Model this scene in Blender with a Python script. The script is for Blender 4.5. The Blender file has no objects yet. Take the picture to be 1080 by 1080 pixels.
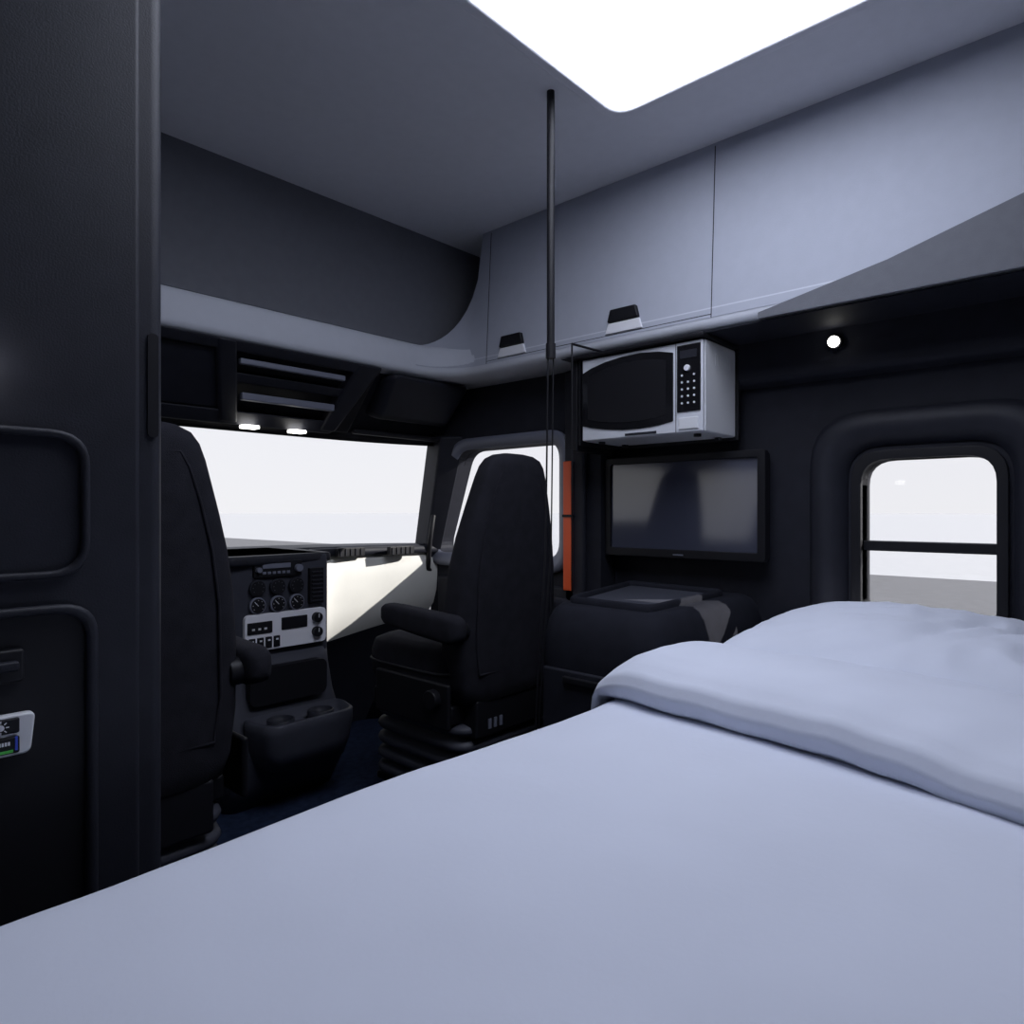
import bpy, bmesh, math, random
from mathutils import Vector, noise
random.seed(3)
scene=bpy.context.scene
scene.view_settings.view_transform='Standard'
scene.view_settings.look='None'
H=1.0   # eye height above cab floor

# ---------------------------------------------------------------- materials
def mat(name,col,rough=.6,metal=0,bump=0,bscale=200,emit=None,estr=0,var=0,spec=.5,sheen=0):
    m=bpy.data.materials.new(name); m.use_nodes=True
    nt=m.node_tree; b=nt.nodes['Principled BSDF']
    b.inputs['Base Color'].default_value=(*col,1)
    b.inputs['Roughness'].default_value=rough
    b.inputs['Metallic'].default_value=metal
    b.inputs['Specular IOR Level'].default_value=spec
    tc=nt.nodes.new('ShaderNodeTexCoord')
    if bump:
        n=nt.nodes.new('ShaderNodeTexNoise'); n.inputs['Scale'].default_value=bscale
        n.inputs['Detail'].default_value=3
        nt.links.new(tc.outputs['Object'],n.inputs['Vector'])
        bp=nt.nodes.new('ShaderNodeBump'); bp.inputs['Strength'].default_value=bump
        bp.inputs['Distance'].default_value=.004
        nt.links.new(n.outputs['Fac'],bp.inputs['Height'])
        nt.links.new(bp.outputs['Normal'],b.inputs['Normal'])
    if var:
        n2=nt.nodes.new('ShaderNodeTexNoise'); n2.inputs['Scale'].default_value=bscale*.05+2
        nt.links.new(tc.outputs['Object'],n2.inputs['Vector'])
        r=nt.nodes.new('ShaderNodeValToRGB')
        r.color_ramp.elements[0].position=.3; r.color_ramp.elements[1].position=.7
        r.color_ramp.elements[0].color=(*[c*(1-var) for c in col],1)
        r.color_ramp.elements[1].color=(*[min(1,c*(1+var)) for c in col],1)
        nt.links.new(n2.outputs['Fac'],r.inputs['Fac'])
        nt.links.new(r.outputs['Color'],b.inputs['Base Color'])
    if emit:
        b.inputs['Emission Color'].default_value=(*emit,1)
        b.inputs['Emission Strength'].default_value=estr
    return m
M={}
M['dark']=mat('dark_plastic',(.016,.017,.025),.55,bump=.15,bscale=400,var=.1,spec=.3)
M['cab']=mat('cabinet_plastic',(.016,.017,.024),.85,bump=.15,bscale=400,var=.1,spec=.1)
M['console']=mat('console_plastic',(.045,.047,.062),.5,bump=.15,bscale=400,var=.06,spec=.3)
M['darker']=mat('black_plastic',(.008,.008,.011),.5,spec=.3)
M['wall']=mat('charcoal_liner',(.015,.016,.024),.7,bump=.2,bscale=350,var=.12,spec=.25)
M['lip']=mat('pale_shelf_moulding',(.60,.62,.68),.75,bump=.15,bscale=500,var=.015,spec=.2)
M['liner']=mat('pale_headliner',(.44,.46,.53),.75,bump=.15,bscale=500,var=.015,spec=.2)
M['ceil']=mat('ceiling_headliner',(.80,.80,.84),.85,bump=.15,bscale=500,var=.015,spec=.2)
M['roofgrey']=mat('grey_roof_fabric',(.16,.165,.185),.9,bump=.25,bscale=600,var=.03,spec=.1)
M['seat']=mat('seat_fabric',(.018,.018,.024),.9,bump=.5,bscale=500,var=.15,spec=.15)
M['seam']=mat('seam_line',(.012,.012,.015),.8)
M['carpet']=mat('navy_carpet',(.018,.028,.060),.95,bump=.8,bscale=700,var=.25,spec=.1)
M['cloth']=mat('white_bedding',(.66,.69,.79),.9,bump=.1,bscale=60,var=.02,spec=.1)
M['cream']=mat('cream_dash',(.76,.75,.70),.6,bump=.1,bscale=300,var=.015)
M['silver']=mat('silver_plastic',(.72,.73,.76),.4)
M['steel']=mat('brushed_steel',(.72,.74,.80),.35,metal=.15,var=.03)
M['rim']=mat('grey_door_rim',(.16,.17,.22),.45)
M['traymat']=mat('tray_mat_rubber',(.05,.053,.07),.8,spec=.2)
M['glassblk']=mat('black_glass',(.01,.01,.012),.08)
M['screen']=mat('tv_screen',(.055,.06,.09),.10,spec=.9)
M['orange']=mat('orange_paint',(.80,.10,.02),.4)
M['white']=mat('white_marks',(.8,.8,.85),.5)
M['blue']=mat('blue_icon',(.05,.1,.7),.5)
M['green']=mat('green_icon',(.1,.6,.1),.5)
M['lamp']=mat('lamp_lens',(.9,.9,.9),.4,emit=(1,.98,.92),estr=6)
M['led']=mat('led_diffuser',(.9,.9,.9),.5,emit=(.80,.85,1),estr=6.3)  # glow of the added ceiling panel that brightens the interior
M['asphalt']=mat('asphalt',(.15,.15,.155),.95,bump=.2,bscale=3,var=.1)
M['pale']=mat('pale_ground',(.51,.51,.51),.95,var=.04,bscale=.2)  # far ground coloured pale in place of distance haze
def glass():
    m=bpy.data.materials.new('window_glass'); m.use_nodes=True
    nt=m.node_tree; nt.nodes.clear()
    o=nt.nodes.new('ShaderNodeOutputMaterial'); mx=nt.nodes.new('ShaderNodeMixShader')
    t=nt.nodes.new('ShaderNodeBsdfTransparent'); g=nt.nodes.new('ShaderNodeBsdfGlossy')
    t.inputs['Color'].default_value=(.97,.97,.98,1); g.inputs['Roughness'].default_value=.02
    mx.inputs['Fac'].default_value=.012
    nt.links.new(t.outputs[0],mx.inputs[1]); nt.links.new(g.outputs[0],mx.inputs[2])
    nt.links.new(mx.outputs[0],o.inputs['Surface']); return m
M['glass']=glass()

# ---------------------------------------------------------------- helpers
def empty(name,loc=(0,0,0)):
    e=bpy.data.objects.new(name,None); e.location=loc; e.empty_display_size=.1
    scene.collection.objects.link(e); return e
def mk(name,verts,faces,m,parent=None,smooth=False,bevel=0,seg=2):
    me=bpy.data.meshes.new(name); me.from_pydata([tuple(v) for v in verts],[],faces)
    bm=bmesh.new(); bm.from_mesh(me)
    bmesh.ops.remove_doubles(bm,verts=bm.verts,dist=1e-5)
    bmesh.ops.recalc_face_normals(bm,faces=bm.faces)
    bm.to_mesh(me); bm.free()
    if smooth:
        for p in me.polygons: p.use_smooth=True
    me.materials.append(M[m])
    o=bpy.data.objects.new(name,me); scene.collection.objects.link(o)
    if bevel:
        b=o.modifiers.new('bevel','BEVEL'); b.width=bevel; b.segments=seg; b.limit_method='ANGLE'
        b.angle_limit=math.radians(40); b.harden_normals=False
        for p in me.polygons: p.use_smooth=True
        w=o.modifiers.new('wn','WEIGHTED_NORMAL')
    if parent: o.parent=parent
    return o
def box(name,x0,x1,y0,y1,z0,z1,m,parent=None,bevel=0,seg=2):
    v=[(x,y,z) for x in(x0,x1) for y in(y0,y1) for z in(z0,z1)]
    f=[(0,1,3,2),(4,6,7,5),(0,4,5,1),(2,3,7,6),(0,2,6,4),(1,5,7,3)]
    return mk(name,v,f,m,parent,bevel=bevel,seg=seg)
def hexa(name,bot,top,m,parent=None,bevel=0,seg=2):
    n=len(bot); v=list(bot)+list(top)
    f=[tuple(range(n))[::-1],tuple(range(n,2*n))]+[(i,(i+1)%n,n+(i+1)%n,n+i) for i in range(n)]
    return mk(name,v,f,m,parent,bevel=bevel,seg=seg)
def place(p2,axis,c):
    if axis=='X': return [(c,a,b) for a,b in p2]
    if axis=='Y': return [(a,c,b) for a,b in p2]
    return [(a,b,c) for a,b in p2]
def slab(name,p2,axis,c0,c1,m,parent=None,bevel=0,seg=2):
    return hexa(name,place(p2,axis,c0),place(p2,axis,c1),m,parent,bevel,seg)
def rpoly(c,r,n=6):
    out=[]
    k=len(c)
    for i in range(k):
        p=Vector(c[i]); a=Vector(c[i-1]); b=Vector(c[(i+1)%k])
        rr=min(r,(a-p).length*.49,(b-p).length*.49)
        s=p+(a-p).normalized()*rr; e=p+(b-p).normalized()*rr
        for j in range(n+1):
            t=j/n
            q=(1-t)**2*s+2*t*(1-t)*p+t*t*e
            out.append((q.x,q.y))
    return out
def rect(a0,a1,b0,b1,r=.001,n=6): return rpoly([(a0,b0),(a1,b0),(a1,b1),(a0,b1)],r,n)
def loft(name,loops,m,parent=None,cap=True,closed=False,smooth=True,bevel=0,openloop=False):
    n=len(loops[0]); v=[p for l in loops for p in l]; f=[]
    L=len(loops)
    for i in range(L if closed else L-1):
        a=i*n; b=((i+1)%L)*n
        for j in range(n-1 if openloop else n):
            k=(j+1)%n; f.append((a+j,a+k,b+k,b+j))
    if cap and not closed:
        f.append(tuple(range(n))); f.append(tuple(range((L-1)*n,L*n)))
    return mk(name,v,f,m,parent,smooth=smooth,bevel=bevel)
def holed(name,outer,inner,axis,c0,c1,m,parent=None):
    return loft(name,[place(outer,axis,c0),place(inner,axis,c0),place(inner,axis,c1),place(outer,axis,c1)],m,parent,closed=True,smooth=False)
def ring(name,outer,inner,axis,c0,c1,m,parent=None,bevel=.004):
    return loft(name,[place(outer,axis,c0),place(inner,axis,c0),place(inner,axis,c1),place(outer,axis,c1)],m,parent,closed=True,smooth=False,bevel=bevel)
def cyl(name,c,r,h,axis,m,parent=None,n=28,bevel=0,r2=None):
    r2=r if r2 is None else r2
    l=[]
    for rad,o in((r,-h/2),(r2,h/2)):
        pts=[]
        for i in range(n):
            a=2*math.pi*i/n; u=rad*math.cos(a); w=rad*math.sin(a)
            pts.append({'X':(c[0]+o,c[1]+u,c[2]+w),'Y':(c[0]+u,c[1]+o,c[2]+w),'Z':(c[0]+u,c[1]+w,c[2]+o)}[axis])
        l.append(pts)
    o=loft(name,l,m,parent,bevel=bevel)
    if not bevel:
        for p in o.data.polygons:
            p.use_smooth=len(p.vertices)==4
    return o
def tube(name,pts,r,m,parent=None,n=10):
    cu=bpy.data.curves.new(name,'CURVE'); cu.dimensions='3D'; cu.bevel_depth=r; cu.bevel_resolution=3
    cu.use_fill_caps=True
    s=cu.splines.new('POLY'); s.points.add(len(pts)-1)
    for i,p in enumerate(pts): s.points[i].co=(*p,1)
    o=bpy.data.objects.new(name,cu); cu.materials.append(M[m]); scene.collection.objects.link(o)
    if parent: o.parent=parent
    return o
def superring(cx,cy,hx,hy,z,e=4,n=40):
    out=[]
    for i in range(n):
        a=2*math.pi*i/n; c=math.cos(a); s=math.sin(a)
        out.append((cx+hx*math.copysign(abs(c)**(2/e),c),cy+hy*math.copysign(abs(s)**(2/e),s),z))
    return out

# ---------------------------------------------------------------- shell
XL,XR=-.12,2.25; YB=-.25; ZC=1.15
box('floor',XL-.1,XR+.1,YB-.1,2.95,-1.06,-1.0,'carpet')
box('ceiling',XL-.1,XR+.1,YB-.1,2.35,ZC,ZC+.05,'ceil')
box('wall_back',XL-.1,XR+.1,YB-.1,YB,-1,ZC,'wall')
win=rect(.262,.60,-.345,.158,.075)
holed('wall_right',rect(YB,1.65,-1,ZC),win,'X',XR,XR+.08,'wall')
box('wall_left',XL-.08,XL,YB,1.65,-1,ZC,'wall')
box('wall_upper_right',XR,XR+.08,1.65,2.35,.60,ZC,'wall')
box('wall_upper_left',XL-.08,XL,1.65,2.35,.60,ZC,'wall')
dwin=rpoly([(1.70,-.19),(2.462,-.19),(2.292,.285),(1.70,.285)],.07)
dout=rpoly([(1.5,-1),(2.53,-1),(2.43,.62),(1.5,.62)],.001)
holed('wall_cab_right',dout,dwin,'X',2.15,2.25,'wall')
holed('wall_cab_left',dout,dwin,'X',-.12,-.02,'wall')
# sleeper windows
def sleeper_window(name,X,s):
    e=empty(name)
    o1=rect(.13,.735,-.50,.29,.16); i1=rect(.165,.70,-.46,.25,.14)
    a=X-s*.035; 
    loft('surround',[place(rect(.11,.755,-.52,.31,.17),'X',X),place(o1,'X',a),place(i1,'X',a),place(rect(.225,.64,-.39,.20,.10),'X',X-s*.006),place(rect(.225,.64,-.39,.20,.10),'X',X+s*.0)],'dark',e,cap=False,smooth=True)
    ring('gasket',rect(.235,.628,-.375,.185,.09),win,'X',X-s*.02,X+s*.06,'darker',e,bevel=.003)
    box('slider_bar',min(X+s*.01,X+s*.05),max(X+s*.01,X+s*.05),.26,.602,-.118,-.088,'darker',e,bevel=.003)
    slab('pane',win,'X',X+s*.045,X+s*.049,'glass',e)
    return e
sleeper_window('window_1',XR,1)
# cab doors
def door(name,X,s):
    e=empty(name)
    big=rpoly([(1.645,-.25),(2.508,-.25),(2.322,.335),(1.645,.335)],.10)
    mid=rpoly([(1.665,-.225),(2.488,-.225),(2.31,.315),(1.665,.315)],.085)
    loft('frame_rim',[place(big,'X',X),place(big,'X',X-s*.02),place(mid,'X',X-s*.025),place(dwin,'X',X-s*.005),place(dwin,'X',X)],'rim',e,cap=False)
    slab('pane',dwin,'X',X+s*.05,X+s*.054,'glass',e)
    slab('door_card',[(1.60,-.95),(2.40,-.95),(2.42,-.30),(1.60,-.30)],'X',min(X,X-s*.03),max(X,X-s*.03),'dark',e,bevel=.012)
    slab('pull_shelf',rpoly([(1.72,-.52),(2.3,-.52),(2.3,-.42),(1.72,-.42)],.03),'X',min(X-s*.028,X-s*.07),max(X-s*.028,X-s*.07),'dark',e,bevel=.008)
    tube('grab_handle',[(X-s*.005,2.44,.0),(X-s*.05,2.42,-.02),(X-s*.055,2.44,-.14),(X-s*.05,2.46,-.27),(X-s*.005,2.47,-.29)],.012,'darker',e)
    return e
door('door_1',2.15,1); door('door_2',-.02,-1)
# B pillar trim with orange body edge
pt=empty('trim_1')
box('pillar',2.12,2.149,1.56,1.655,-1,.56,'dark',pt,bevel=.01)
box('body_edge',2.105,2.119,1.608,1.650,-.31,.20,'orange',pt,bevel=.004)
box('latch_plate',2.10,2.118,1.60,1.65,-.02,-.01,'darker',pt)
slab('trim_2',[(2.2495,.57),(2.19,.57),(2.185,.445),(2.20,.425),(2.2495,.415)],'Y',-.249,1.54,'wall',bevel=.006)

# windshield curves
def wy(x,top):
    k=abs((x-1.065)/1.085)
    return (2.55-.12*k**4) if top else (2.86-.33*k**3)
xs=[-.02+2.17*i/24 for i in range(25)]
ws=empty('windshield')
gt=[(x,wy(x,1),.325) for x in xs]; gb=[(x,wy(x,0),-.20) for x in xs]
loft('windshield_glass',[gb,gt],'glass',ws,cap=False,openloop=True)
loft('header_rail',[[(x,wy(x,1)+.02,.315) for x in xs],[(x,wy(x,1)-.04,.31) for x in xs],[(x,wy(x,1)-.04,.35) for x in xs],[(x,wy(x,1)+.02,.37) for x in xs]],'darker',ws,cap=False,closed=True,openloop=True)
for s,xx in((1,2.11),(-1,.02)):
    hexa('a_pillar',[(xx-.02*s,2.47,-.22),(xx+.05*s,2.44,-.22),(xx+.05*s,2.56,-.22),(xx-.005*s,2.58,-.22)],
         [(xx-.025*s,2.35,.35),(xx+.05*s,2.26,.35),(xx+.05*s,2.46,.37),(xx-.01*s,2.46,.37)],'dark',ws,bevel=.01)
loft('wall_front',[[(x,wy(x,0)+.02,-1.0) for x in xs],[(x,wy(x,0)+.02,-.20) for x in xs],[(x,wy(x,0)+.06,-.20) for x in xs],[(x,wy(x,0)+.06,-1.0) for x in xs]],'dark',None,cap=False,closed=True,openloop=True)
loft('ceiling_cab',[[(x,wy(x,1)-.02,.355) for x in xs],[(x,2.30,.50) for x in xs],[(x,2.22,.575) for x in xs],[(x,2.6,.60) for x in xs],[(x,wy(x,1)+.05,.37) for x in xs]],'wall',None,cap=False,closed=True,openloop=True,smooth=False)

# pale shelf lip sweeping round the front and down the right side
R=.18
path=[(XL,2.15,0,1)]
for i in range(8): path.append((XL+ (1.77-XL)*(i+1)/8,2.15,0,1))
for i in range(1,13):
    a=math.pi/2*i/12
    path.append((1.77+R*math.sin(a),1.97+R*math.cos(a),math.sin(a),math.cos(a)))
for i in range(12): path.append((1.95,1.97-(1.97-YB)*(i+1)/12,1,0))
prof=[(.05,.562),(.02,.566),(.004,.576),(0,.59),(0,.63),(.006,.675),(.02,.692),(.05,.70),(.29,.70),(.29,.562)]
lp=empty('overhead_shelf')
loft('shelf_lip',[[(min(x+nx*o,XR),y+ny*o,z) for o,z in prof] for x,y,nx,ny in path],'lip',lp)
loops=[]
for i in range(0,13):
    a=math.pi/2*i/12; s=i/12
    zt=.69+.46*(1-math.sqrt(max(0,1-s*s)))
    loops.append([(1.77+(R-.0015)*math.sin(a)+.03*k/4*math.sin(a),1.97+(R-.0015)*math.cos(a)+.03*k/4*math.cos(a),.60+(zt-.60)*k/4) for k in range(5)])
for i in range(12):
    y=1.97-(1.97-YB)*(i+1)/12
    loops.append([(1.9485+.03*k/4+0*y,y,.60+.55*k/4) for k in range(5)])
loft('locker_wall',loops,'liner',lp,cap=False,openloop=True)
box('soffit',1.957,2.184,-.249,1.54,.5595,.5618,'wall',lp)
hexa('wall_roof_front',[(XL,2.19,.70),(2.2,2.19,.70),(2.2,2.23,.70),(XL,2.23,.70)],[(XL,2.16,1.15),(2.2,2.16,1.15),(2.2,2.2,1.15),(XL,2.2,1.15)],'roofgrey')
for y in(1.92,.948):
    slab('seam_v',[(1.9475,.60),(1.951,.60),(1.982,1.14),(1.9765,1.14)],'Y',y-.0012,y+.0012,'seam',lp)
box('seam_h',1.9485,1.952,.948,1.92,.6095,.6115,'seam',lp)
for y in(1.78,1.265):
    slab('latch',[(y-.062,.652),(y+.062,.652),(y+.05,.695),(y-.05,.695)],'X',1.937,1.958,'darker',lp,bevel=.004)
    slab('latch_cup',[(y-.075,.613),(y+.075,.613),(y+.062,.65),(y-.062,.65)],'X',1.943,1.956,'ceil',lp,bevel=.004)
slab('grey_valance',[(.80,.585),(.46,.655),(.1,.76),(-.245,.88),(-.245,.565),(.80,.565)],'X',1.942,1.955,'roofgrey',lp,bevel=.003)  # grey slab colours in the light falloff on the locker wall

# ---------------------------------------------------------------- ground
g=box('ground',-1500,1500,-1500,1500,-3.4,-3.3,'pale')
box('pavement',-60,38.8,-60,260,-3.2999,-3.28,'asphalt')

# ---------------------------------------------------------------- closet (left)
cl=empty('wardrobe_cabinet')
box('carcass',XL+.001,.376,1.012,1.30,-.999,ZC-.001,'dark',cl,bevel=.02,seg=4)
box('door_skin',XL+.001,.340,1.0,1.02,-.999,ZC-.001,'dark',cl,bevel=.008,seg=3)
pa=[(-.08,-.084),(.277,-.084),(.277,.104),(-.08,.104)]
pi=[(-.07,-.074),(.267,-.074),(.267,.094),(-.07,.094)]
ring('upper_rim',rpoly(pa,.045),rpoly(pi,.037),'Y',.990,1.001,'dark',cl,bevel=.004)
pb=[(-.08,-.60),(.286,-.60),(.286,-.116),(-.08,-.116)]
pj=[(-.07,-.59),(.272,-.59),(.272,-.128),(-.07,-.128)]
ring('lower_rim',rpoly(pb,.045),rpoly(pj,.037),'Y',.988,1.001,'dark',cl,bevel=.005)
slab('lower_inset',rpoly(pj,.037),'Y',.9985,1.001,'darker',cl)
slab('pull_slot',rpoly([(.352,.105),(.366,.105),(.366,.25),(.352,.25)],.006),'Y',1.009,1.014,'darker',cl)
box('socket_box',.08,.205,.985,1.0,-.205,-.165,'darker',cl,bevel=.004)
box('socket_lip',.08,.198,.975,.99,-.190,-.178,'dark',cl,bevel=.003)
slab('switch_plate',rpoly([(.10,-.292),(.211,-.292),(.216,-.243),(.10,-.243)],.008),'Y',.984,.999,'silver',cl,bevel=.003)
box('rocker_a',.10,.199,.980,.986,-.264,-.246,'darker',cl,bevel=.002)
box('rocker_b',.10,.199,.980,.986,-.288,-.268,'darker',cl,bevel=.002)
cyl('lamp_icon',(.180,.979,-.255),.0035,.002,'Y','white',cl)
for k in range(8):
    a=k*math.pi/4
    tube('icon_ray',[(.180+.005*math.cos(a),.979,-.255+.005*math.sin(a)),(.180+.008*math.cos(a),.979,-.255+.008*math.sin(a))],.0006,'white',cl)
box('icon_blue',.194,.1965,.9785,.9805,-.284,-.268,'blue',cl)
box('icon_green',.176,.192,.9785,.9805,-.286,-.283,'green',cl)
for k in range(6): box('text_mark',.172+k*.003,.174+k*.003,.9785,.9805,-.277,-.273,'white',cl)
slab('reading_lamp',rpoly([(.14,.160),(.173,.160),(.165,.178),(.14,.19)],.004),'Y',.96,1.0,'lamp',cl)

# ---------------------------------------------------------------- bed
bed=empty('bunk_bed')
box('base',XL+.005,XR-.005,YB+.005,.74,-.999,-.62,'dark',bed,bevel=.01)
box('mattress',XL+.005,XR-.01,YB+.005,.765,-.62,-.405,'cloth',bed,bevel=.04,seg=4)
def nz(x,y,s,seed=0): return noise.noise(Vector((x*s+seed,y*s-seed,seed)))
rows=[]
Ys=[YB+.01+(.71-YB-.01)*i/50 for i in range(51)]
sec=[(y,-.374) for y in Ys]+[(.74,-.3755),(.765,-.379),(.783,-.386),(.795,-.398),(.802,-.42),(.805,-.46),(.807,-.52),(.808,-.57),(.809,-.63)]
for i in range(141):
    x=XL+.01+(XR-.03-XL)*i/140
    r=[]
    for (y,z) in sec:
        d=.012*nz(x,y,1.7,1)+.006*nz(x*.6+y,y,4,4)+.0016*nz(x,y,12,2)
        if z>-.375: r.append((x,y,z+d))
        else: r.append((x,y+.4*d+.004*math.sin(x*19)*((-.37-z)/.25),z+(d if z>-.41 else 0)))
    rows.append(r)
loft('duvet',rows,'cloth',bed,cap=False,openloop=True)
fp=[(1.13,-.385),(1.085,-.380),(1.060,-.365),(1.05,-.34),(1.06,-.315),(1.10,-.296),(1.16,-.284),(1.25,-.280),(1.36,-.287),(1.46,-.302),(1.54,-.325),(1.58,-.350),(1.59,-.385)]
def dens(p,k=4):
    o=[]
    for a,b in zip(p[:-1],p[1:]):
        for j in range(k): o.append((a[0]+(b[0]-a[0])*j/k,a[1]+(b[1]-a[1])*j/k))
    o.append(p[-1]); return o
fpd=dens(fp)
rows=[]
for i in range(96):
    t=i/89
    y=YB+.01+t*1.01
    r=[]
    edge=max(0,(y-.68)/.13)
    for (x,z) in fpd:
        fade=max(0,min(1,(1.60-x)/.5))
        xx=x-.015+(.24*(y-.35)+.02*math.sin(y*4+.6)+.012*nz(y,0,4,7))*fade
        h=z+.385-.030*max(0,min(1,(.3-y)/.5))*(z+.385)/.105
        dd=.011*nz(xx,y,4,3)+.005*nz(xx+y*.7,y,9,5)
        k=math.sqrt(max(0,1-min(1,edge)**2))
        r.append((xx,y,-.385+h*(.25+.75*k)+dd*(h>.01)))
    if y<=.808: rows.append(r)
last=rows[-1]
for q,(dy,dz) in enumerate([(.008,-.015),(.012,-.05),(.014,-.12),(.016,-.22)]):
    rows.append([(p[0],p[1]+dy,p[2]+dz) for p in last])
loft('folded_duvet',rows,'cloth',bed,cap=False,openloop=True)
pl=empty('pillow')
def pillow(cx,cy,hx,hy,zb,T,rot,parent):
    n=72; top=[];bot=[]
    for i in range(n+1):
        a=[];b=[]
        for j in range(n+1):
            u=-1+2*i/n; v=-1+2*j/n
            pu=math.copysign(1-(1-abs(u))**1.3,u); pv=math.copysign(1-(1-abs(v))**1.3,v)
            px=pu*hx; py=pv*hy
            px*= 1-.06*(1-pv*pv); py*=1-.06*(1-pu*pu)
            h=((1-abs(pu)**2.2)**.6)*((1-abs(pv)**2.8)**.5)
            w=.018*nz(px,py,5,2)+.012*nz(px*2.4+py,py*.7,8,8)+.004*nz(px,py,28,1)
            w+=.014*(1-abs(nz(px*1.0+py*.5,py*1.6,7,11))*3)*max(0,min(1,.6-pv))
            w+=.050*pv-.006
            cr=math.cos(rot); sr=math.sin(rot)
            X=cx+px*cr-py*sr; Y=cy+px*sr+py*cr
            a.append((X,Y,zb+T*.3+T*.7*h+w*h)); b.append((X,Y,zb+T*.3-T*.3*h))
        top.append(a);bot.append(b)
    N=(n+1)**2; v=[p for r in top for p in r]+[p for r in bot for p in r]; f=[]
    for i in range(n):
        for j in range(n):
            k=i*(n+1)+j
            f.append((k,k+1,k+n+2,k+n+1)); f.append((N+k,N+k+n+1,N+k+n+2,N+k+1))
    mk('case',v,f,'cloth',parent,smooth=True)
pillow(1.79,.28,.38,.46,-.372,.132,math.radians(4),pl)

# ---------------------------------------------------------------- bedside cabinet
cb=empty('bedside_cabinet')
foot=[(1.50,.88),(2.235,.88),(2.235,1.40),(2.02,1.40),(1.50,1.27)]
def inset(p,d):
    c=Vector((sum(a for a,b in p)/len(p),sum(b for a,b in p)/len(p)))
    return [tuple(Vector(q)+(c-Vector(q)).normalized()*d) for q in p]
fr=rpoly(foot,.07,5)
cz=[(-1.0,.0),(-.42,.0),(-.36,.004),(-.31,.02),(-.285,.04),(-.272,.065)]
loft('body',[place(inset(fr,d),'Z',z) for z,d in cz],'cab',cb)
t0=rpoly([(1.61,.965),(2.08,.985),(2.12,1.345),(1.63,1.235)],.03,4)
t1=inset(t0,-.022)
loft('tray_rim',[place(t1,'Z',-.277),place(t1,'Z',-.258),place(inset(t1,.01),'Z',-.252),place(t0,'Z',-.254),place(t0,'Z',-.271)],'cab',cb,cap=False)
slab('tray_mat',t0,'Z',-.2735,-.269,'traymat',cb)
box('drawer_face',1.486,1.5,.95,1.24,-.62,-.44,'dark',cb,bevel=.01,seg=3)
box('door_face',1.486,1.5,.95,1.24,-.95,-.64,'dark',cb,bevel=.01,seg=3)
box('drawer_pull',1.474,1.488,1.03,1.16,-.475,-.455,'darker',cb,bevel=.004)

# ---------------------------------------------------------------- microwave
mw=empty('microwave')
X0=1.95; ya,yb=.974,1.44; za,zb=.251,.543
box('shell',X0+.012,2.183,ya,yb,za,zb,'silver',mw,bevel=.006,seg=3)
box('front_bezel',X0,X0+.014,ya+.002,yb,za+.002,zb-.002,'steel',mw,bevel=.004)
top=[(1.438,.492),(1.40,.507),(1.34,.521),(1.27,.529),(1.20,.531),(1.13,.524),(1.078,.512)]
bt=[(1.078,.292),(1.13,.283),(1.20,.278),(1.27,.279),(1.34,.286),(1.40,.296),(1.438,.306)]
slab('door_window',top+bt,'X',X0-.004,X0+.001,'glassblk',mw,bevel=.002)
slab('window_mesh',[(y*.86+.176,z*.8+.082) for y,z in top+bt],'X',X0-.0055,X0-.004,'darker',mw)
box('panel',X0-.004,X0+.001,.983,1.064,.318,.530,'glassblk',mw,bevel=.002)
box('door_gap',X0-.001,X0+.002,1.068,1.070,za+.004,zb-.004,'darker',mw)
for r in range(5):
    for c in range(3):
        cyl('key',(X0-.0055,1.003+c*.021,.345+r*.022-(0.0)),.0035,.002,'X','white',mw,n=10) if not(c==1 and r==4) else None
cyl('dial',(X0-.008,1.026,.455),.010,.01,'X','white',mw,bevel=.002)
box('display',X0-.0055,X0-.004,.995,1.052,.487,.512,'dark',mw)
box('logo',X0-.002,X0+.001,1.14,1.26,.258,.266,'dark',mw)
box('open_button',X0-.005,X0+.001,.99,1.058,.262,.300,'silver',mw,bevel=.003)
for k in range(7): box('side_vent',2.03+k*.018,2.04+k*.018,ya-.0008,ya+.001,.47,.51,'silver',mw)
for yy in(1.02,1.39):
    cyl('foot',(2.0,yy,.247),.012,.01,'Z','darker',mw); cyl('foot',(2.15,yy,.247),.012,.01,'Z','darker',mw)
mb=empty('microwave_shelf_bracket')
box('top_plate',1.93,2.184,.965,1.50,.545,.5585,'darker',mb,bevel=.004)
box('rear_plate',2.184,2.2,.965,1.50,.24,.5585,'darker',mb,bevel=.003)
box('side_cheek',1.96,2.2,1.47,1.50,.22,.5585,'darker',mb,bevel=.004)
box('strap',1.955,2.19,1.452,1.46,.24,.55,'darker',mb)

# ---------------------------------------------------------------- television
tv=empty('television')
ring('bezel',rect(.868,1.492,-.165,.205,.012,3),rect(.895,1.468,-.135,.180,.006,3),'X',2.168,2.20,'darker',tv,bevel=.003)
box('back',2.185,2.236,.88,1.48,-.155,.195,'darker',tv)
slab('screen',rect(.893,1.47,-.137,.182,.004,3),'X',2.178,2.186,'screen',tv)
box('arm',2.236,2.2495,1.05,1.3,-.05,.1,'darker',tv)
box('sensor',2.166,2.17,1.16,1.20,-.155,-.15,'rim',tv)

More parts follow.
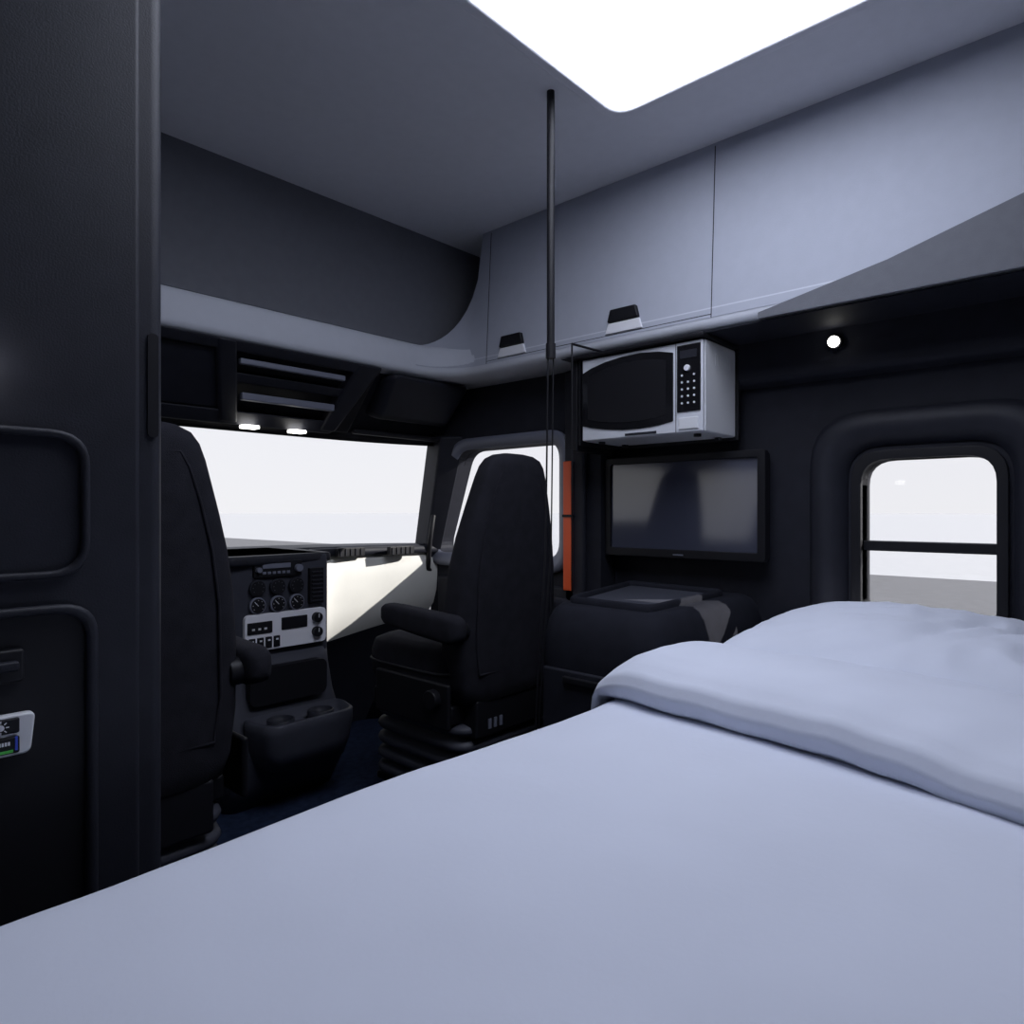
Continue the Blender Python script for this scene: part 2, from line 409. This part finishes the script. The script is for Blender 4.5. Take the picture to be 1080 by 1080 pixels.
# lamp puck on wall
lpuck=empty('reading_lamp')
cyl('bezel',(2.176,.656,.515),.022,.02,'X','darker',lpuck,bevel=.004)
bm=bmesh.new(); bmesh.ops.create_uvsphere(bm,u_segments=20,v_segments=12,radius=.017)
bmesh.ops.translate(bm,verts=bm.verts,vec=(2.160,.656,.515)); me=bpy.data.meshes.new('lens'); bm.to_mesh(me); bm.free()
for p in me.polygons:p.use_smooth=True
me.materials.append(M['lamp']); o=bpy.data.objects.new('lens',me); scene.collection.objects.link(o); o.parent=lpuck

# ---------------------------------------------------------------- curtain poles
cp=empty('curtain_pole')
tube('upper_tube',[(1.433,1.165,1.15),(1.433,1.165,.43)],.011,'darker',cp)
tube('lower_cord_a',[(1.425,1.168,.44),(1.42,1.172,-.1),(1.40,1.19,-.55),(1.40,1.19,-1.0)],.0025,'darker',cp)
tube('lower_cord_b',[(1.441,1.162,.44),(1.436,1.166,-.1),(1.41,1.187,-.55),(1.41,1.19,-1.0)],.002,'darker',cp)
tube('clamp',[(1.433,1.165,.46),(1.433,1.165,.42)],.014,'darker',cp)
cp2=empty('curtain_pole')
tube('cord',[(1.745,1.330,.545),(1.745,1.330,-.255)],.003,'darker',cp2)
tube('bracket_arm',[(1.98,1.335,.552),(1.745,1.330,.545)],.004,'darker',cp2)

# ---------------------------------------------------------------- seats
def seat(cx):
    e=empty('truck_seat')
    cy=1.50
    prof=[(-.60,.17,.055,.03),(-.585,.20,.065,.03),(-.54,.218,.07,.03),(-.44,.230,.072,.03),(-.30,.230,.068,.025),(-.18,.220,.062,.015),(-.08,.202,.056,.005),(0,.180,.052,-.005),(.06,.162,.048,-.012),(.11,.147,.044,-.018),(.145,.133,.040,-.022),(.168,.115,.034,-.025),(.182,.085,.024,-.026),(.188,.045,.012,-.026)]
    loft('backrest',[superring(cx,cy+o,w,t,z,4,48) for z,w,t,o in prof],'seat',e)
    sh=[(-.50,.165),(-.40,.178),(-.2,.172),(-.08,.155),(.02,.128),(.09,.105),(.125,.085)]
    def yb_(z):
        for a,b in zip(prof[:-1],prof[1:]):
            if a[0]<=z<=b[0]:
                k=(z-a[0])/(b[0]-a[0]); return cy+(a[3]+(b[3]-a[3])*k)-(a[2]+(b[2]-a[2])*k)
    pts=[(cx-w,yb_(z)+.0035,z) for z,w in sh]+[(cx+w,yb_(z)+.0035,z) for z,w in reversed(sh)]
    tube('piping',pts+[pts[0]],.0035,'seat',e)
    cs=[(-.60,.21,.20),(-.585,.235,.225),(-.54,.25,.24),(-.47,.252,.242),(-.435,.24,.232),(-.42,.21,.20),(-.412,.15,.14)]
    loft('cushion',[superring(cx,1.735,w,t-.01,z,5,48) for z,w,t in cs],'seat',e)
    tube('cushion_piping',[(p[0],p[1],-.50) for p in superring(cx,1.735,.2525,.2335,0,5,48)]+[(cx+.2525,1.735,-.50)],.004,'seam',e)
    box('side_cover',cx-.262,cx-.245,1.50,1.86,-.66,-.52,'darker',e,bevel=.008)
    box('side_cover_b',cx+.245,cx+.262,1.50,1.86,-.66,-.52,'darker',e,bevel=.008)
    cyl('recline_knob',(cx-.27,1.56,-.57),.03,.03,'X','darker',e,bevel=.005)
    for s in(-1,1):
        x=cx+s*.262
        loft('armrest',[[(x+w*math.copysign(abs(math.cos(a))**.5,math.cos(a)),y,zc+h*math.copysign(abs(math.sin(a))**.5,math.sin(a))) for a in [2*math.pi*k/24 for k in range(24)]] for y,w,h,zc in [(1.44,.015,.02,-.35),(1.45,.028,.034,-.35),(1.475,.033,.043,-.35),(1.60,.033,.041,-.343),(1.72,.033,.037,-.334),(1.78,.031,.033,-.33),(1.80,.022,.024,-.33),(1.807,.008,.01,-.33)]],'seat',e)
        cyl('armrest_pivot',(cx+s*.228,1.495,-.36),.032,.05,'X','darker',e,bevel=.004)
    box('tray',cx-.22,cx+.22,1.53,1.93,-.66,-.60,'darker',e,bevel=.01)
    lo=[]; z=-.655
    lo.append(superring(cx,1.72,.175,.19,z,6,40))
    for k in range(5):
        lo.append(superring(cx,1.72,.215,.235,z-.012,6,40)); lo.append(superring(cx,1.72,.220,.24,z-.024,6,40))
        lo.append(superring(cx,1.72,.215,.235,z-.036,6,40)); lo.append(superring(cx,1.72,.180,.20,z-.050,6,40)); z-=.05
    loft('bellows',lo,'console',e)
    box('pedestal',cx-.20,cx+.20,1.50,1.94,-.93,-.90,'darker',e,bevel=.01)
    box('pedestal_base',cx-.18,cx+.18,1.52,1.92,-1.0,-.925,'dark',e,bevel=.01)
    box('rear_bracket',cx-.17,cx+.17,1.47,1.55,-.70,-.58,'darker',e,bevel=.01)
    for k in range(3): box('label_slot',cx-.12+k*.025,cx-.108+k*.025,1.467,1.471,-.675,-.645,'rim',e)
    return e
seat(1.62); seat(.48)

# ---------------------------------------------------------------- dashboard
da=empty('dashboard')
deck=[(x,wy(x,0)+.0) for x in xs]
poly=deck+[(2.15,2.45),(1.47,2.57),(1.42,2.22),(1.02,2.18),(.88,2.30),(-.02,2.35)]
slab('top_deck',poly,'Z',-.185,-.150,'dark',da,bevel=.012,seg=3)
fas=[(1.425,2.30),(1.45,2.46),(1.52,2.545),(1.65,2.555),(1.85,2.53),(2.02,2.495),(2.148,2.465)]
fx=[]
for i in range(len(fas)-1):
    for k in range(5): fx.append((fas[i][0]+(fas[i+1][0]-fas[i][0])*k/5,fas[i][1]+(fas[i+1][1]-fas[i][1])*k/5))
fx.append(fas[-1])
def zl(x,z):   # fascia lower edge sweeps up towards the door, shaping in the shadow wedge
    t=max(0,min(1,(x-1.50)/.65)); k=(z+.186)/(-.56+.186)
    return z+k*t*.12-k*.04
zs=[(-.186,.0),(-.21,-.012),(-.30,-.02),(-.42,-.012),(-.50,.01),(-.56,.05)]
loft('passenger_fascia',[[(x,y+d,zl(x,z)) for x,y in fx] for z,d in zs],'cream',da,cap=False,openloop=True)
loft('knee_panel',[[(x,y+d,zl(x,z) if z>-.6 else z) for x,y in fx] for z,d in [(-.56,.05),(-.70,.16),(-.999,.2)]],'dark',da,cap=False,openloop=True)
loft('vent_strip',[[(x,y+d,z) for x,y in fx] for z,d in [(-.155,-.01),(-.16,-.03),(-.19,-.032),(-.195,-.01)]],'dark',da,cap=False,openloop=True)
for yx in(1.70,1.93):
    yy=2.555-.13*(yx-1.65)/.5
    box('air_vent',yx-.07,yx+.07,yy-.045,yy-.02,-.195,-.155,'darker',da,bevel=.004)
    for k in range(5): box('vane',yx-.06+k*.026,yx-.056+k*.026,yy-.05,yy-.044,-.19,-.16,'dark',da)
hexa('driver_fascia',[(-.015,2.42,-.62),(.95,2.36,-.62),(.95,2.6,-.62),(-.015,2.6,-.62)],[(-.015,2.33,-.17),(.95,2.27,-.17),(.95,2.6,-.17),(-.015,2.6,-.17)],'dark',da,bevel=.02)
box('instrument_hood',.22,.74,2.22,2.5,-.16,-.06,'dark',da,bevel=.03,seg=4)
hexa('centre_stack',[(.98,2.215,-.52),(1.41,2.225,-.52),(1.425,2.7,-.52),(.98,2.7,-.52)],[(1.0,2.21,-.15),(1.405,2.215,-.15),(1.42,2.7,-.15),(1.0,2.7,-.15)],'console',da,bevel=.015,seg=3)
F=2.207
def fbox(n,x0,x1,z0,z1,m,d=.006,b=.002,o=0): return box(n,x0,x1,F-d-o,F+.012,z0,z1,m,da,bevel=b)
fbox('radio',1.105,1.285,-.226,-.172,'darker',.008)
fbox('radio_display',1.135,1.24,-.196,-.180,'rim',.010,.001)
for k in range(6): fbox('radio_key',1.135+k*.018,1.147+k*.018,-.216,-.207,'rim',.011,.001)
cyl('radio_knob',(1.118,F-.014,-.199),.009,.02,'Y','rim',da); cyl('radio_knob',(1.268,F-.014,-.199),.013,.02,'Y','rim',da)
for zz,rm in((-.262,'dark'),(-.322,'rim')):
    for xx in(1.118,1.193,1.265):
        cyl('gauge_ring',(xx,F-.004,zz),.029,.012,'Y',rm,da,bevel=.002)
        cyl('gauge_face',(xx,F-.0105,zz),.0245,.003,'Y','darker',da)
        if rm=='rim':
            tube('needle',[(xx,F-.013,zz),(xx-.012,F-.013,zz+.012)],.0012,'white',da)
        for k in range(7):
            a=math.pi*(-.2+1.4*k/6); cyl('tick',(xx+.019*math.cos(a),F-.0125,zz+.019*math.sin(a)),.0013,.001,'Y','white' if rm=='rim' else 'rim',da,n=6)
fbox('side_vent',1.318,1.375,-.335,-.205,'darker',.008)
for k in range(8): fbox('side_vane',1.324,1.369,-.328+k*.015,-.322+k*.015,'dark',.012,.001)
slab('silver_panel',rpoly([(1.072,-.478),(1.385,-.478),(1.385,-.352),(1.072,-.352)],.02),'Y',F-.008,F+.012,'white',da,bevel=.003)
fbox('clock_display',1.08,1.17,-.418,-.378,'darker',.012)
fbox('climate_display',1.205,1.305,-.415,-.372,'darker',.012)
for zz in(-.385,-.437):
    cyl('climate_knob',(1.342,F-.016,zz),.018,.022,'Y','darker',da,bevel=.002); tube('knob_mark',[(1.342,F-.029,zz),(1.342,F-.029,zz+.014)],.0015,'white',da)
for k in range(4): fbox('rocker',1.085+k*.03,1.108+k*.03,-.470,-.432,'darker',.013,.002); 
for k in range(4): fbox('rocker_mark',1.092+k*.03,1.101+k*.03,-.446,-.440,'white',.0142,.0005)
for k in range(3): fbox('clock_mark',1.095+k*.022,1.105+k*.022,-.405,-.398,'silver',.0135,.0005)
lw=[(1.0,2.12),(1.40,2.13),(1.44,2.20),(1.44,2.6),(1.0,2.6)]
lwr=rpoly(lw,.05,5)
def sh(p,dy,dx=0): return [(a+dx*(a-1.2),b+(dy if b<2.3 else 0)) for a,b in p]
loft('lower_console',[place(sh(lwr,.09),'Z',-.50),place(sh(lwr,.08),'Z',-.56),place(sh(lwr,.06,.03),'Z',-.66),place(sh(lwr,.0,.06),'Z',-.78),place(sh(lwr,0,.04),'Z',-.9),place(sh(lwr,.06),'Z',-1.0)],'console',da)
slab('cubby_recess',rpoly([(1.07,-.655),(1.36,-.655),(1.36,-.53),(1.07,-.53)],.03),'Y',2.155,2.19,'darker',da)
tr=rpoly([(1.06,2.0),(1.38,2.0),(1.42,2.16),(1.03,2.16)],.05,5)
loft('cup_tray',[place(inset(tr,.03),'Z',-.84),place(inset(tr,.01),'Z',-.78),place(tr,'Z',-.72),place(tr,'Z',-.69),place(inset(tr,.012),'Z',-.684),place(inset(tr,.016),'Z',-.72)],'console',da)
for xx in(1.14,1.29):
    bmr=[superring(xx,2.085,r,r,z,2,24) for r,z in((.042,-.72),(.045,-.69),(.040,-.688),(.037,-.718))]
    loft('cup_ring',bmr,'dark',da,cap=False)
    cyl('cup_well',(xx,2.085,-.716),.037,.006,'Z','darker',da)

# ---------------------------------------------------------------- overhead console
oc=empty('overhead_console')
def oy(z): return 2.20+(.55-z)/(.55-.32)*.22
def osl(name,x0,x1,z0,z1,m,proud,bev=.005,xi0=0,xi1=0):
    bot=[(x0+xi0,oy(z0)-proud,z0),(x1-xi1,oy(z0)-proud,z0),(x1-xi1,oy(z0)+.06,z0+.03),(x0+xi0,oy(z0)+.06,z0+.03)]
    top=[(x0,oy(z1)-proud,z1),(x1,oy(z1)-proud,z1),(x1,oy(z1)+.06,z1+.005),(x0,oy(z1)+.06,z1+.005)]
    return hexa(name,bot,top,m,oc,bevel=bev)
osl('back_panel',.50,1.62,.33,.560,'darker',.0)
osl('divider_l',.95,1.02,.32,.560,'dark',.055,.012,.11,-.11)
osl('divider_r',1.49,1.60,.32,.560,'dark',.055,.012,-.03,.07)
osl('divider_far',.50,.60,.32,.560,'dark',.055,.012,.05,-.03)
osl('top_rail',.5,1.60,.53,.561,'dark',.05,.008)
osl('mid_rail',1.04,1.50,.445,.475,'dark',.04,.008)
osl('left_bin_door',.60,1.00,.36,.535,'dark',.03,.012,.04,-.06)
osl('bottom_rail',.55,1.52,.315,.36,'dark',.045,.008)
box('strip_upper',1.05,1.46,2.185,2.205,.496,.516,'rim',oc,bevel=.004)
box('strip_lower',1.10,1.47,2.275,2.30,.392,.418,'rim',oc,bevel=.004)
for xx in(1.17,1.36): box('map_lamp',xx-.03,xx+.03,2.345,2.385,.304,.316,'lamp',oc,bevel=.003)
osl('side_bin',1.66,2.09,.385,.555,'dark',.05,.03,.03,0)
box('visor_edge',1.62,2.1,2.36,2.385,.325,.345,'darker',oc,bevel=.006)

# ---------------------------------------------------------------- added glowing ceiling panel for interior fill
clp=empty('ceiling_lamp')
ring('bezel',rect(.45,1.65,.20,1.10,.08),rect(.48,1.62,.23,1.07,.06),'Z',1.125,1.149,'ceil',clp,bevel=.006)
slab('diffuser',rect(.48,1.62,.23,1.07,.06),'Z',1.132,1.145,'led',clp)

# ---------------------------------------------------------------- sun + sky
sd=bpy.data.lights.new('sun','SUN'); sd.energy=6; sd.angle=.01; sd.color=(1,.97,.92)
so=bpy.data.objects.new('sun',sd); scene.collection.objects.link(so)
so.rotation_euler=Vector((-.85,1.0,-.64)).to_track_quat('-Z','Y').to_euler(); so.location=(16,-20,12)
w=bpy.data.worlds.new('sky'); scene.world=w; w.use_nodes=True
nt=w.node_tree; bg=nt.nodes['Background']
tc=nt.nodes.new('ShaderNodeTexCoord'); sp=nt.nodes.new('ShaderNodeSeparateXYZ'); cr=nt.nodes.new('ShaderNodeValToRGB')
nt.links.new(tc.outputs['Generated'],sp.inputs[0]); nt.links.new(sp.outputs['Z'],cr.inputs['Fac']); nt.links.new(cr.outputs['Color'],bg.inputs['Color'])
cr.color_ramp.elements[0].color=(.87,.87,.89,1); cr.color_ramp.elements[1].color=(.70,.76,.93,1)
cr.color_ramp.elements[1].position=.9
bg.inputs['Strength'].default_value=1.06

# ---------------------------------------------------------------- camera
cam=bpy.data.cameras.new('camera'); co=bpy.data.objects.new('camera',cam); scene.collection.objects.link(co)
cam.sensor_width=36; cam.lens=36*711/1080; cam.clip_start=.02; cam.clip_end=4000
co.location=(0,0,0); co.rotation_euler=(math.pi/2,0,-math.radians(47.6))
scene.camera=co
for o in scene.objects:
    if o.parent is None: o.location.z+=H
